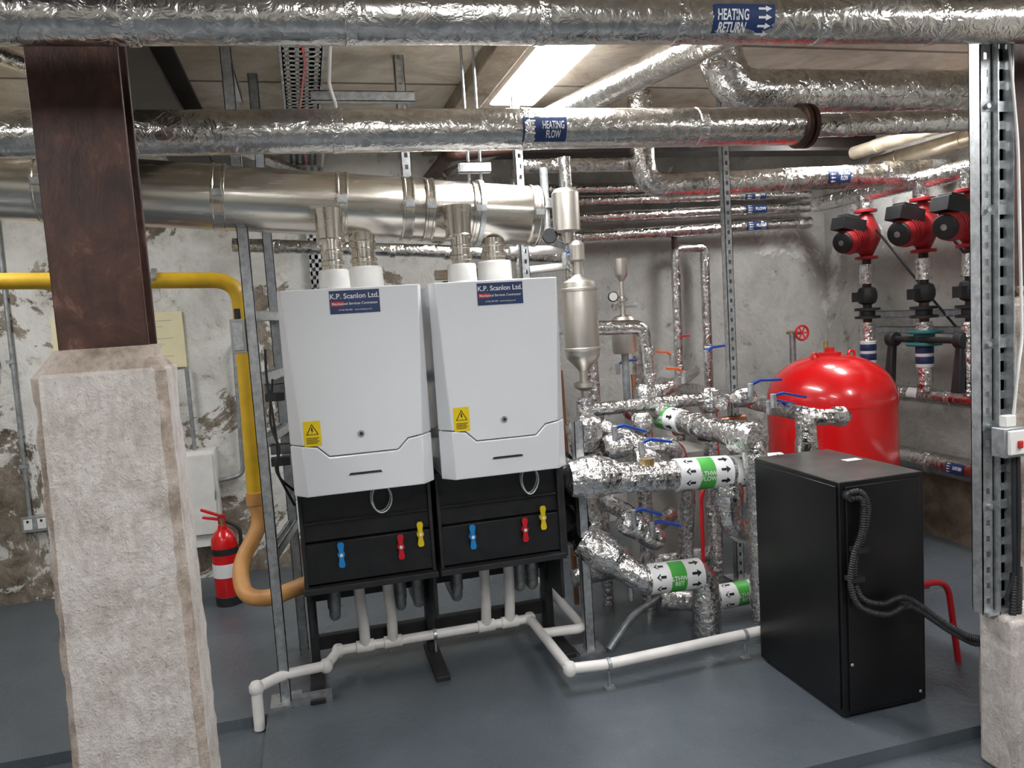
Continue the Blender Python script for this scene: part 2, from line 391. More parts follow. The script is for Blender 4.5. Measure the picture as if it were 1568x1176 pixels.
# ------------------------------------------------------------------ columns
def column(name,cx0,cx1,cy0,cy1,ztop,sx0,sx1,sy0,sy1,base=None):
    E=empty(name); M=MB("concrete_casing")
    ch=.022; nz=60
    def ring(x0,x1,y0,y1,z,j=.006,c=ch):
        p=[]
        def seg(a,b,n):
            for i in range(n): p.append((a[0]+(b[0]-a[0])*i/n,a[1]+(b[1]-a[1])*i/n))
        P=[(x0+c,y0),(x1-c,y0),(x1,y0+c),(x1,y1-c),(x1-c,y1),(x0+c,y1),(x0,y1-c),(x0,y0+c)]
        for i in range(8): seg(P[i],P[(i+1)%8],10 if i%2==0 else 2)
        cx=(x0+x1)/2;cy=(y0+y1)/2; out=[]
        for q_,(a,b) in enumerate(p):
            q=V((a,b,z)); n=j*(mnoise.noise(q*9)*.5+mnoise.noise(q*28)*.35)
            if q_%12>=10: n-=max(0,mnoise.noise(q*14+V((5,2,1))))*.022
            d=V((a-cx,b-cy,0)).normalized(); out.append(q+d*n)
        return out
    rings=[]
    for i in range(nz+1):
        z=ZL+(ztop-ZL)*i/nz; e=.012*(1-i/nz)
        rings.append(ring(cx0-e,cx1+e,cy0-e,cy1+e,z))
    rings.append(ring(cx0+.006,cx1-.006,cy0+.006,cy1-.006,ztop+.008))
    rings.append(ring(cx0+.028,cx1-.028,cy0+.022,cy1-.022,ztop+.035,.01))
    rings.append(ring(sx0-.012,sx1+.012,sy0-.01,sy1+.01,ztop+.062,.012,.01))
    n=len(rings[0])
    vs=[p for r in rings for p in r];fs=[];fw=[]
    for i in range(len(rings)-1):
        for j in range(n):
            (fw if (j%12>=10 or i>=len(rings)-3) else fs).append((i*n+j,i*n+(j+1)%n,(i+1)*n+(j+1)%n,(i+1)*n+j))
    fw.append(tuple(range((len(rings)-1)*n,len(rings)*n))); fw.append(tuple(range(n))[::-1])
    o=len(M.v); M.add(vs,fs,'conc'); k=M.mi('concw')
    for f in fw: M.f.append([a+o for a in f]); M.m.append(k)
    M.finish(E,angle=26)
    if base:
        M=MB("concrete_plinth"); M.box(*base,'conc'); M.finish(E,bevel=.015,segs=3)
    M=MB("steel_stanchion"); t=.016; xm=(sx0+sx1)/2
    zt=ZC-.225
    M.box(sx0,sx1,sy0,sy0+t,ztop+.03,zt,'rust'); M.box(sx0,sx1,sy1-t,sy1,ztop+.03,zt,'rust'); M.box(xm-.006,xm+.006,sy0+t,sy1-t,ztop+.03,zt,'rust')
    M.box(sx0-.02,sx1+.02,sy0-.02,sy1+.02,zt-.01,zt+.002,'rust')
    M.finish(E,bevel=.003)
    return E
column("steel_column_with_concrete_base",-.63,-.335,2.0,2.2,1.415,-.575,-.375,2.06,2.18)
column("steel_column_with_concrete_base",2.185,2.55,1.94,2.11,1.42,2.20,2.5,1.98,2.10,base=(2.0,2.6,1.80,1.935,ZL,.47))

# ------------------------------------------------------------------ boilers
def handle(M,x,y,z,k):
    M.cyl((x,y,z),(x,y-.022,z),.014,k,20)
    for sgn in (1,-1):
        A=[V((x+a,y-.024,z+sgn*b)) for a,b in ((-.006,.0),(.006,.0),(.013,.04),(.008,.05),(-.008,.05),(-.013,.04))]
        B=[p+V((0,.009,0)) for p in A]; M.loft(A,B,k)
    M.cyl((x,y-.024,z),(x,y-.028,z),.007,'whitep',12)
def boiler(x0,w=.5):
    E=empty("gas_boiler"); x1=x0+w; yf=2.81
    M=MB("casing"); M.box(x0+.008,x1-.008,yf+.055,3.28,.885,1.618,'white')
    zt=1.625; zs=1.075; zm=1.028
    f=[(x0+.016,zt),(x1-.016,zt),(x1-.042,zs),(x1-.095,zs-.008),(x1-.135,zm),(x0+.135,zm),(x0+.095,zs-.008),(x0+.042,zs)]
    bk=[(x0,zt),(x1,zt),(x1,zs),(x1-.095,zs-.008),(x1-.135,zm),(x0+.135,zm),(x0+.095,zs-.008),(x0,zs)]
    M.loft([V((a,yf,b)) for a,b in f],[V((a,yf+.06,b)) for a,b in bk],'white')
    g=.0035
    f=[(x0+.042,zs-g),(x0+.094,zs-.008-g),(x0+.134,zm-g),(x1-.134,zm-g),(x1-.094,zs-.008-g),(x1-.042,zs-g),(x1-.045,.885),(x0+.045,.885)]
    bk=[(x0,zs-g),(x0+.094,zs-.008-g),(x0+.134,zm-g),(x1-.134,zm-g),(x1-.094,zs-.008-g),(x1,zs-g),(x1,.885),(x0,.885)]
    M.loft([V((a,yf-(.004 if b>.9 else -.006),b)) for a,b in f],[V((a,yf+.06,b)) for a,b in bk],'white')
    M.finish(E,bevel=.004,segs=3)
    M=MB("trim_details")
    M.box(x0+.055,x1-.055,yf+.012,yf+.05,1.02,1.08,'blackm')
    xm=(x0+x1)/2
    M.cyl((xm-.005,yf-.002,1.10),(xm-.005,yf-.006,1.10),.012,'galv',20);M.cyl((xm-.005,yf-.006,1.10),(xm-.005,yf-.009,1.10),.006,'blackm',12)
    A=[V((xm+a,yf-.004,.955+b)) for a,b in ((-.06,-.003),(.06,-.003),(.055,.004),(-.055,.004))]; M.loft(A,[p+V((0,.004,0)) for p in A],'blackm')
    O=V((xm+.01,yf-.001,1.574)); X=V((1,0,0));Y=V((0,0,1))
    flat(M,O,X,Y,rect2d(-.088,.088,-.041,.041,1),'navy',.001)
    flat(M,O+V((0,0,.020)),X,Y,text2d("K.P. Scanlon Ltd.",.0255,.015),'labw',.002)
    flat(M,O+V((-.06,0,-.006)),X,Y,rect2d(-.024,.02,-.0085,.0085,1),'labr',.0017)
    flat(M,O+V((0,0,-.006)),X,Y,text2d("Mechanical Services Contractor",.0125,.01),'labw',.0025)
    flat(M,O+V((0,0,-.028)),X,Y,text2d("01706 000 000   www.heating.co.uk",.008),'labw',.0022)
    O=V((x0+.082,yf-.001,1.115))
    flat(M,O,X,Y,rect2d(-.03,.03,-.045,.045,1),'warn',.001)
    flat(M,O+V((0,0,.012)),X,Y,([(-.022,-.016),(.022,-.016),(0,.024)],[(0,1,2)]),'labk',.0017)
    flat(M,O+V((0,0,.012)),X,Y,([(-.017,-.0135),(.017,-.0135),(0,.018)],[(0,1,2)]),'warn',.0022)
    flat(M,O+V((0,0,.012)),X,Y,([(-.002,.011),(.003,.011),(.001,.001),(.005,.001),(-.002,-.011),(0,-.002),(-.004,-.002)],[(0,1,2,6),(2,3,4,5,6)]),'labk',.0027)
    for i in range(4): flat(M,O+V((0,0,-.016-.006*i)),X,Y,rect2d(-.022,.022-.006*(i%2),-.0013,.0013,1),'labk',.0017)
    M.finish(E)
    return E
B1=boiler(-.09,.515); B2=boiler(.452,.502)
def collar(M,x,y,r,pr,ztop,h=.085):
    M.rev((x,y,1.62),(0,0,1),[(r*1.08,0),(r*1.08,.012),(r,.016),(r*.97,h),(r*.9,h+.006),(pr,h+.008)],'whitep')
    M.cyl((x,y,1.70),(x,y,ztop),pr,'ss'); 
    M.rev((x,y,1.62+h+.02),(0,0,1),[(pr,0),(pr+.006,.003),(pr+.006,.018),(pr,.022)],'ss')
    M.rev((x,y,1.62+h+.065),(0,0,1),[(pr,0),(pr+.005,.003),(pr+.005,.012),(pr,.015)],'ss')
for i,(bx,E) in enumerate(((0,B1),(.53,B2))):
    M=MB("flue_connections")
    collar(M,.12+bx*.93,3.00,.058,.037,1.81,.075); collar(M,.245+bx,3.12,.072,.047,1.81,.09)
    M.finish(E)

E=empty("boiler_cascade_manifold")
for x0,x1 in ((-.085,.425),(.445,.965)):
    M=MB("black_module_cover")
    M.box(x0,x1,3.02,3.36,.665,.882,'black')
    M.box(x0+.012,x1-.012,3.005,3.36,.50,.66,'black')
    M.box(x0,x0+.014,2.995,3.37,.49,.882,'blackm'); M.box(x1-.014,x1,2.995,3.37,.49,.882,'blackm')
    M.box(x0-.005,x1+.005,2.975,3.30,.468,.492,'blackm')
    M.box(x0+.02,x1-.02,2.995,3.01,.74,.745,'blackm')
    M.finish(E,bevel=.004)
M=MB("black_support_frame")
for x in (-.075,.43,.985):
    M.box(x-.012,x+.012,3.12,3.42,.40,.50,'blackm'); M.box(x-.018,x+.018,3.32,3.40,0,.5,'blackm')
    M.box(x-.03,x+.03,3.05,3.42,0,.02,'blackm')
    M.box(x-.008,x+.008,3.10,3.34,.25,.48,'blackm')
M.box(-.08,1.0,3.38,3.42,.30,.45,'blackm'); M.box(-.08,1.0,3.38,3.42,.08,.14,'blackm')
M.box(.955,.985,3.0,3.4,.47,.86,'blackm')
M.finish(E,bevel=.003)
M=MB("valve_handles")
for x,z,k in ((.06,.61,'blueL'),(.29,.61,'redL'),(.37,.65,'yelL'),(.58,.61,'blueL'),(.80,.61,'redL'),(.88,.65,'yelL')):
    handle(M,x,3.004,z,k)
M.finish(E,bevel=.001)
M=MB("hanging_cable_loops")
for cx,w in ((.225,.038),(.825,.035)):
    pts=[(cx-w*.3,2.98,.88)]+[(cx+w*math.sin(a),2.975+.01*math.sin(a*2),.82-.055*math.cos(a)*1.0) for a in [math.radians(q) for q in range(-150,151,20)]]+[(cx+w*.2,2.98,.88)]
    M.tube(pts,.0028,'galv',fil=.01,arc=3,seg=8)
    M.tube([(p[0]+.006,p[1]-.004,p[2]-.006) for p in pts],.0028,'whitep',fil=.01,arc=3,seg=8)
M.finish(E)
M=MB("hidden_headers")
M.tube([(-.05,3.48,.62),(1.05,3.48,.62)],.05,'blackm'); M.tube([(-.05,3.5,.36),(1.05,3.5,.36)],.05,'blackm')
for x in (.02,.30,.38,.55,.84,.90): M.cyl((x,3.28,.30),(x,3.28,.50),.028,'galv_d'); M.rev((x,3.28,.40),(0,0,1),[(.028,0),(.036,.002),(.036,.03),(.028,.032)],'brass'); M.tube([(x,3.28,.31),(x,3.28,.26),(x,3.5,.26),(x,3.5,.36)],.024,'galv_d')
M.finish(E)

E=MB("condensate_drain_pipe"); r=.021; k='pvc'
path=[(-.30,3.02,ZL+.004),(-.30,3.03,.12),(-.20,3.12,.115),(-.035,3.17,.10),(.02,3.30,.10),(.88,3.30,.10),(.885,2.76,.10),(1.03,2.74,.10),(1.95,2.78,.105)]
E.tube(path,r,k,fil=.035,arc=5)
for a in ((-.30,3.03,.12),(-.035,3.17,.10),(.02,3.30,.10),(.88,3.30,.10),(.885,2.76,.10)):
    E.rev(V(a),(0,0,1),[(.0,-.028),(.018,-.025),(.027,-.012),(.027,.012),(.018,.025),(0,.028)],k,16)
E.tube([(.885,3.12,.10),(1.07,3.10,.10),(1.03,3.75,.16)],r,k,fil=.04)
for x,z in ((.125,.48),(.245,.48),(.665,.48),(.775,.48)):
    E.cyl((x,3.22,.42),(x,3.22,z),.030,k); E.tube([(x,3.22,.44),(x,3.22,.34),(x+.01,3.27,.22),(x+.01,3.30,.10)],.023,k,fil=.05)
    E.rev((x,3.22,.39),(0,0,1),[(.023,0),(.031,.003),(.031,.04),(.023,.043)],k,18)
    E.rev((x+.01,3.30,.10),(1,0,0),[(.021,-.04),(.027,-.038),(.027,.038),(.021,.04)],k,18)
for x,y in ((-.19,3.125),(.44,3.30),(1.04,2.74),(1.66,2.765)):
    E.rev((x,y,.10),(1,0,0),[(.022,-.008),(.0255,-.007),(.0255,.007),(.022,.008)],'galv',18); E.cyl((x,y,0),(x,y,.08),.005,'galv',8)
    E.box(x-.02,x+.02,y-.015,y+.015,0,.006,'galv')
E.finish()

# ------------------------------------------------------------------ strut frame
M=MB("steel_channel_frame")
M.strut(-.20,3.13,0,2.6,slots=False); M.strut(-.13,3.62,0,2.6,'galv_d',slots=False); M.strut(1.09,3.10,0,1.02,slots=False); M.strut(2.14,3.6,0,2.6)
M.strut(1.05,3.62,0,2.6,'galv_d')
M.box(-.26,-.14,3.07,3.19,0,.008,'galv'); M.box(1.03,1.15,3.05,3.15,0,.008,'galv'); M.box(2.08,2.20,3.54,3.66,0,.008,'galv')
M.box(-.17,-.02,3.06,3.10,0,.035,'galv_d')
for z in (1.05,1.30,1.55,.6): M.hstrut((-.2,3.16,z),(-.13,3.60,z))
for z in (1.0,1.25): 
    M.hstrut((-.18,3.30,z),(1.09,3.30,z),'galv_d')
    M.box(-.17,-.10,3.05,3.10,z-.03,z+.0,'blackm')
M.hstrut((-.2,3.16,2.50),(-.2,3.6,2.5))
M.hstrut((.10,3.3,2.42),(.52,3.3,2.42)); M.strut(.47,3.34,2.1,2.6)
for x in (.70,.75): M.cyl((x,3.15,2.0),(x,3.15,2.6),.006,'galv',8)
M.hstrut((.66,3.15,2.10),(.79,3.15,2.10))
M.finish()
M=MB("electrical_junction_box"); M.box(-.275,-.222,3.08,3.13,1.41,1.54,'hx'); M.cyl((-.245,3.10,1.54),(-.245,3.10,1.58),.012,'blackm',12)
M.box(-.268,-.228,3.074,3.08,1.42,1.53,'galv')
M.finish(bevel=.004)
M=MB("electrical_cable")
M.tube([(-.155,3.07,1.42),(-.16,3.07,1.3),(-.15,3.06,1.2),(-.14,3.05,1.02),(-.155,3.1,.92),(-.10,3.15,.85)],.005,'blackm',fil=.1,seg=8)
M.tube([(-.14,3.12,1.3),(-.165,3.06,1.14),(-.13,3.04,1.03),(-.16,3.04,.97),(-.10,3.1,.8)],.005,'blackm',fil=.1,seg=8)
M.finish()

# ------------------------------------------------------------------ flue
M=MB("stainless_flue_header")
fz=lambda x:1.895+(.99-x)*.085
a=V((-3.1,3.15,fz(-3.1)));b=V((.985,3.15,fz(.985)));d=(b-a).normalized();r=.122
M.rev(a,d,[(r,0),(r,(b-a).length-.012),(r-.008,(b-a).length),(r-.03,(b-a).length+.004)],'ss',48)
for x,w in ((-2.2,.05),(-1.35,.05),(-.85,.05),(-.27,.05),(.175,.045),(.43,.045),(.515,.04),(.71,.045),(.955,.04)):
    c=V((x,3.15,fz(x))); M.rev(c,d,[(r,-w/2),(r+.006,-w/2+.002),(r+.006,-w/2+.009),(r+.003,-w/2+.012),(r+.003,w/2-.012),(r+.006,w/2-.009),(r+.006,w/2-.002),(r,w/2)],'ss',48)
    M.box(x-.018,x+.018,3.15-r-.018,3.15-r+.01,fz(x)-.012,fz(x)+.012,'galv')
for x,y in ((.12,3.0),(.245,3.12),(.613,3.0),(.775,3.12)):
    M.rev((x,y+.02,1.80),(0,0,1),[(.048,0),(.054,.004),(.054,.015),(.05,.02),(.054,.1),(.058,.13)],'ss')
M.rev((.725,3.15,fz(.725)),d,[(r,-.012),(r+.012,-.01),(r+.012,.01),(r,.012)],'galv',48)
M.finish()

# ------------------------------------------------------------------ overhead pipes
M=MB("insulated_heating_pipe"); a=V((-3.1,1.8,2.08));b=V((3.7,1.8,2.275)); d=(b-a).normalized(); r=.057
M.tube([a,b],r,'foil_s',seg=56); M.bands(a,b,r,step=.4,w=.03)
bluelabel(M,V((1.10,1.8,2.2035)),d,r,"HEATING\nRETURN",.17,.08,True,phi=-.45)
M.finish()
M=MB("insulated_heating_pipe"); a=V((-3.1,2.7,2.11));b=V((1.93,2.7,2.158)); d=(b-a).normalized(); r=.071
M.tube([a,b],r,'foil_s',seg=56); M.bands(a,b,r,step=.6,w=.04)
bluelabel(M,V((.86,2.7,2.150)),d,r,"HEATING\nFLOW",.16,.085,False,phi=-.3)
M.rev(b,d,[(.071,0),(.085,.002),(.085,.02),(.05,.022)],'rust'); M.rev(b+d*.03,d,[(.05,0),(.085,.002),(.085,.02),(.04,.022)],'rust')
M.tube([b+d*.04,V((3.7,2.7,2.21))],.045,'foil',seg=24); M.bands(b+d*.04,V((3.7,2.7,2.21)),.045,step=.25)
M.finish()
M=MB("insulated_heating_pipe"); M.tube([(1.70,2.9,2.60),(1.76,2.9,2.345),(3.7,2.9,2.37)],.088,'foil',fil=.11,arc=3,seg=36); M.bands((1.9,2.9,2.347),(3.7,2.9,2.37),.088,step=.4)
M.finish()
M=MB("insulated_heating_pipe"); M.tube([(2.2,-.5,2.45),(1.5,2.61,2.44),(1.35,3.28,2.44),(.98,4.93,2.44)],.06,'foil_s',seg=28); M.finish()
M=MB("insulated_heating_pipe"); M.tube([(1.78,3.8,2.60),(1.78,3.8,2.115),(3.74,3.8,2.16)],.066,'foil',fil=.13,arc=4,seg=28); M.bands((1.95,3.8,2.12),(3.7,3.8,2.158),.066,step=.4)
bluelabel(M,(2.93,3.8,2.142),(1,0,.023),.068,"HEATING\nFLOW",.14,.08,False,phi=0)
M.tube([(3.25,3.8,2.15),(3.73,3.8,2.16)],.078,'foil_x',seg=28)
M.finish()
M=MB("insulated_heating_pipe"); M.tube([(1.11,3.9,1.55),(1.12,3.9,2.25),(1.80,3.9,2.25)],.036,'foil',fil=.06); M.bands((1.12,3.9,2.25),(1.8,3.9,2.25),.036,step=.2,w=.03);M.finish()
M=MB("insulated_heating_pipe"); M.tube([(-.3,3.9,1.90),(.7,3.9,1.83),(1.4,3.9,1.77)],.033,'foil'); M.bands((-.3,3.9,1.9),(1.4,3.9,1.77),.033,step=.3,w=.03);M.finish()
M=MB("ceiling_service_pipe"); M.tube([(-.9,2.9,2.44),(.05,4.9,2.42)],.03,'foil'); M.finish()
M=MB("rusty_service_pipe"); M.tube([(1.2,4.05,2.38),(.8,4.05,2.34),(.8,4.9,2.34)],.035,'rust'); M.finish()
M=MB("insulated_heating_pipe"); M.tube([(-.95,2.45,2.6),(-.95,2.45,2.2),(-.95,2.7,2.13)],.045,'foil'); M.finish()

for z,r_,z2,lab in ((2.27,.034,2.26,0),(2.19,.036,2.20,1),(2.08,.038,2.11,1),(1.955,.043,2.0,1)):
    M=MB("insulated_heating_pipe"); M.tube([(1.55,4.78,z),(3.5,4.78,z2)],r_,'foil'); M.bands((1.55,4.78,z),(3.5,4.78,z2),r_,step=.35,w=.04)
    if lab: bluelabel(M,(3.05,4.78,z+(z2-z)*.77),(1,0,(z2-z)/1.95),r_,"FLOW",.16,.06,False,phi=0)
    M.finish()
M=MB("insulated_pipe_loop"); M.tube([(2.44,4.80,.3),(2.46,4.80,1.86),(2.68,4.80,1.86),(2.67,4.80,.3)],.032,'foil',fil=.04); 
M.bands((2.44,4.8,.3),(2.46,4.8,1.86),.032,step=.3,w=.03); M.bands((2.67,4.8,.3),(2.68,4.8,1.86),.032,step=.3,w=.03)
M.cyl((2.455,4.8,1.86),(2.455,4.8,2.0),.02,'rust'); M.finish()

# ------------------------------------------------------------------ gas pipe
M=MB("yellow_gas_pipe"); r=.035
M.tube([(-3.1,3.7,1.85),(-.275,3.7,1.722),(-.29,3.7,.70)],r,'yellow',fil=.11,arc=8)
M.rev((-.29,3.7,.72),(0,0,1),[(r,-.03),(r+.006,-.028),(r+.006,.028),(r,.03)],'tan')
M.tube([(-.29,3.7,.72),(-.275,3.7,.60),(-.38,3.6,.44),(-.36,3.5,.33),(-.25,3.42,.33),(-.06,3.36,.40)],r*1.02,'tan',fil=.10,arc=8)
for x in (-.62,-1.5): M.rev((x,3.7,1.737+(-.275-x)*.045),(1,0,0),[(r,-.012),(r+.004,-.01),(r+.004,.01),(r,.012)],'galv'); M.box(x-.015,x+.015,3.69,3.71,1.66,1.70,'whitep')
M.finish()

# ------------------------------------------------------------------ left wall furniture
M=MB("fire_extinguisher"); x,y=-.53,4.42
M.rev((x,y,0),(0,0,1),[(.066,0),(.070,.01),(.070,.33),(.066,.365),(.05,.40),(.028,.42),(.024,.44)],'red')
M.rev((x,y,.0),(0,0,1),[(.0715,.0),(.0715,.05),(.07,.052)],'blackm')
M.cyl((x,y,.43),(x,y,.48),.018,'brass',16)
M.box(x-.10,x+.02,y-.012,y+.012,.475,.487,'red',Matrix.Rotation(.25,3,'Y')); M.box(x-.11,x+.02,y-.012,y+.012,.505,.517,'red',Matrix.Rotation(.45,3,'Y')); M.box(x-.02,x+.02,y-.014,y+.014,.45,.50,'redd')
M.tube([(x+.02,y,.46),(x+.09,y-.01,.42),(x+.085,y-.02,.2),(x+.075,y-.02,.12)],.010,'blackm',fil=.06,seg=10)
M.rev((x,y,.16),(0,0,1),[(.0712,0),(.0714,.005),(.0714,.07),(.0712,.075)],'labw'); M.rev((x,y,.285),(0,0,1),[(.0712,0),(.0714,.005),(.0714,.03),(.0712,.035)],'blackm'); M.finish()
M=MB("white_electrical_cabinet"); M.box(-.80,-.585,4.84,4.949,.22,.80,'whitep'); M.box(-.80,-.60,4.815,4.84,.30,.78,'whitep'); M.box(-.605,-.60,4.81,4.84,.5,.56,'galv'); M.cyl((-.70,4.9,.80),(-.70,4.9,1.3),.012,'galv_d',12); M.finish(bevel=.004)
M=MB("cream_notice_board"); M.box(-1.40,-.70,4.93,4.949,1.30,1.63,'cream'); 
for i in range(7): M.box(-1.36,-.76-(i%3)*.05,4.928,4.93,1.58-i*.035,1.583-i*.035,'hx')
M.finish(bevel=.002)
M=MB("twin_electrical_socket"); M.box(-1.66,-1.52,4.90,4.949,.42,.51,'galv'); 
for q in (-1.625,-1.555):
    M.box(q-.022,q+.022,4.896,4.90,.435,.495,'whitep'); M.box(q-.006,q+.006,4.893,4.896,.475,.49,'blackm')
M.finish(bevel=.003)
for i,(x0,x1,z0,z1) in enumerate(((-1.62,-1.60,.51,2.59),(-1.70,-1.70,1.3,2.59),(-1.75,-1.75,1.3,2.59))):
    M=MB("electrical_conduit"); M.cyl((x0,4.925,z0),(x1,4.925,z1),.011,'galv_d',12)
    for z in (.8,1.4,2.0): 
        if z>z0: M.box(x0-.02,x0+.02,4.91,4.949,z-.01,z+.01,'galv_d')
    M.finish()
M=MB("electrical_conduit"); M.tube([(-.38,4.9,1.45),(-.42,4.9,1.40),(-.44,4.9,.62),(-.58,4.9,.60)],.014,'galv_d',fil=.05); M.finish()
M=MB("perforated_cable_tray")
def tray(M,x0,x1,y0,y1,z):
    M.box(x0,x0+.004,y0,y1,z,z+.03,'galv');M.box(x1-.004,x1,y0,y1,z,z+.03,'galv')
    n=4; w=(x1-x0)/n
    for i in range(n+1): M.box(x0+i*w-.010,x0+i*w+.010,y0,y1,z,z+.002,'galv')
    y=y0
    while y<y1: M.box(x0,x1,y,y+.026,z,z+.002,'galv'); y+=.05
tray(M,.0,.14,2.2,4.88,2.46); M.finish()
M=MB("fire_alarm_cable"); M.tube([(.05,2.3,2.455),(.08,3.0,2.452),(.05,3.8,2.453),(.09,4.86,2.45)],.005,'red',seg=8); M.tube([(.155,2.3,2.47),(.17,3.2,2.44),(.20,3.3,2.38),(.17,3.7,2.44),(.18,4.88,2.45)],.007,'labw',seg=8,fil=.1); M.finish()
M=MB("vertical_cable_tray"); 
for x in (.06,.10,.14,.18): M.box(x-.010,x+.010,4.90,4.903,1.4,2.45,'galv')
z=1.4
while z<2.45: M.box(.055,.185,4.9,4.903,z,z+.026,'galv'); z+=.05
M.box(.055,.058,4.88,4.948,1.4,2.45,'galv'); M.box(.182,.185,4.88,4.948,1.4,2.45,'galv'); M.finish()
M=MB("ceiling_cable_tray"); tray(M,2.35,3.3,4.08,4.22,2.47); M.finish()
M=MB("exposed_brick_patch")
for i in range(3):
    for j in range(3):
        x=.83+j*.11+(i%2)*.05; M.box(x,x+.095,4.94,4.949,1.60+i*.07,1.66+i*.07,'rust' if (i+j)%2 else 'ledge')
M.finish(bevel=.003)

# ------------------------------------------------------------------ expansion tank
M=MB("red_expansion_vessel"); x,y=2.855,3.75;R=.348
pr=[(.10,.16),(.21,.18),(.30,.225),(.338,.30),(R,.36),(R,.90)]
for i in range(1,13):
    a=i/12*math.pi/2; pr.append((R*math.cos(a)**.88 if i<12 else .02,.90+.25*math.sin(a)))
M.rev((x,y,0),(0,0,1),pr,'red',64)
M.rev((x,y,.885),(0,0,1),[(R,-.004),(R+.003,-.002),(R+.003,.010),(R,.012)],'red',64)
for a in (0.6,2.7,4.8): M.cyl((x+.25*math.cos(a),y+.25*math.sin(a),0),(x+.25*math.cos(a),y+.25*math.sin(a),.3),.022,'red'); M.box(x+.25*math.cos(a)-.04,x+.25*math.cos(a)+.04,y+.25*math.sin(a)-.04,y+.25*math.sin(a)+.04,0,.008,'red')
M.rev((x,y,1.14),(0,0,1),[(.06,0),(.06,.025),(.025,.027),(.025,.05)],'red')
for s in (-1,1): M.tube([(x+s*.10,y-.03,1.12),(x+s*.10,y-.03,1.165),(x+s*.14,y-.03,1.165),(x+s*.14,y-.03,1.10)],.008,'red',fil=.02,seg=10)
M.cyl((x+.05,y+.1,1.1),(x+.05,y+.1,1.22),.012,'brass')
M.finish()
M=MB("red_handwheel_valve"); c=V((3.0,4.2,1.26))
M.tube([c+V((.045*math.cos(t),.0,.045*math.sin(t))) for t in [i*math.pi/8 for i in range(17)]],.007,'redL',fil=.005,seg=8)
for t in (0,1.05,2.1): M.cyl(c-V((.045*math.cos(t),0,.045*math.sin(t))),c+V((.045*math.cos(t),0,.045*math.sin(t))),.004,'redL',8)
M.cyl(c,c+V((0,.15,0)),.012,'brass'); M.tube([c+V((0,.1,0)),c+V((0,.1,-1.26))],.02,'galv_d'); M.finish()

# ------------------------------------------------------------------ black cabinet
E=empty("black_control_cabinet"); M=MB("cabinet_body")
M.box(1.715,2.06,2.22,2.735,.012,.850,'cab'); M.box(1.717,2.058,2.222,2.733,.8495,.852,'cabtop'); M.finish(E,bevel=.006)
M=MB("cabinet_details")
M.box(1.709,1.716,2.235,2.72,.03,.835,'cab'); M.box(1.735,2.04,2.212,2.221,.03,.835,'cab')
for a in (1.74,2.03):
    for b in (2.25,2.70): M.cyl((a,b,0),(a,b,.014),.02,'blackm',12)
flat(M,(1.99,2.50,.853),(1,0,0),(0,1,0),rect2d(-.035,.035,-.02,.02,1),'labw',.001)
M.cyl((2.03,2.214,.05),(2.03,2.209,.05),.006,'galv',10);M.cyl((1.745,2.214,.2),(1.745,2.209,.2),.006,'galv',10)
M.finish(E,bevel=.002)
M=MB("flexible_conduit")
def flex(M,pts,r):
    P=[V(p) for p in pts]; Q=[]
    for i in range(len(P)-1):
        p0=P[max(i-1,0)];p1=P[i];p2=P[i+1];p3=P[min(i+2,len(P)-1)]
        n=max(4,int((p2-p1).length/.004))
        for j in range(n):
            t=j/n; Q.append(.5*((2*p1)+(-p0+p2)*t+(2*p0-5*p1+4*p2-p3)*t*t+(-p0+3*p1-3*p2+p3)*t**3))
    Q.append(P[-1]); seg=10; vs=[];fs=[]
    for i,q in enumerate(Q):
        T=(Q[min(i+1,len(Q)-1)]-Q[max(i-1,0)]).normalized(); u=T.cross(V((.3,1,.1))).normalized(); w=T.cross(u)
        rr=r*(1 if i%2 else .80)
        for j in range(seg):
            t=2*math.pi*j/seg; vs.append(q+(u*math.cos(t)+w*math.sin(t))*rr)
    for i in range(len(Q)-1):
        for j in range(seg):
            jj=(j+1)%seg; fs.append((i*seg+j,i*seg+jj,(i+1)*seg+jj,(i+1)*seg+j))
    M.add(vs,fs,'blackm')
flex(M,[(1.735,2.20,.815),(1.77,2.185,.82),(1.80,2.185,.77),(1.79,2.19,.68),(1.755,2.19,.60),(1.745,2.19,.52),(1.765,2.18,.45),(1.84,2.17,.42),(1.93,2.16,.43),(1.99,2.05,.37),(2.02,1.97,.35),(2.04,1.86,.40),(2.045,1.845,.60)],.0115)
flex(M,[(1.74,2.20,.795),(1.765,2.18,.80),(1.778,2.18,.77),(1.768,2.18,.68),(1.735,2.18,.60),(1.722,2.18,.50),(1.748,2.165,.425),(1.84,2.15,.39),(1.93,2.14,.405),(2.0,2.03,.345),(2.035,1.96,.33),(2.062,1.86,.39),(2.065,1.845,.62)],.0115)
for p in ((1.77,2.18,.62),(1.75,2.18,.52),(1.93,2.15,.415)): M.box(p[0]-.03,p[0]+.02,p[1]-.012,p[1]+.03,p[2]-.008,p[2]+.008,'blackm')
M.cyl((1.74,2.22,.805),(1.74,2.19,.805),.018,'blackm')
M.finish(E)

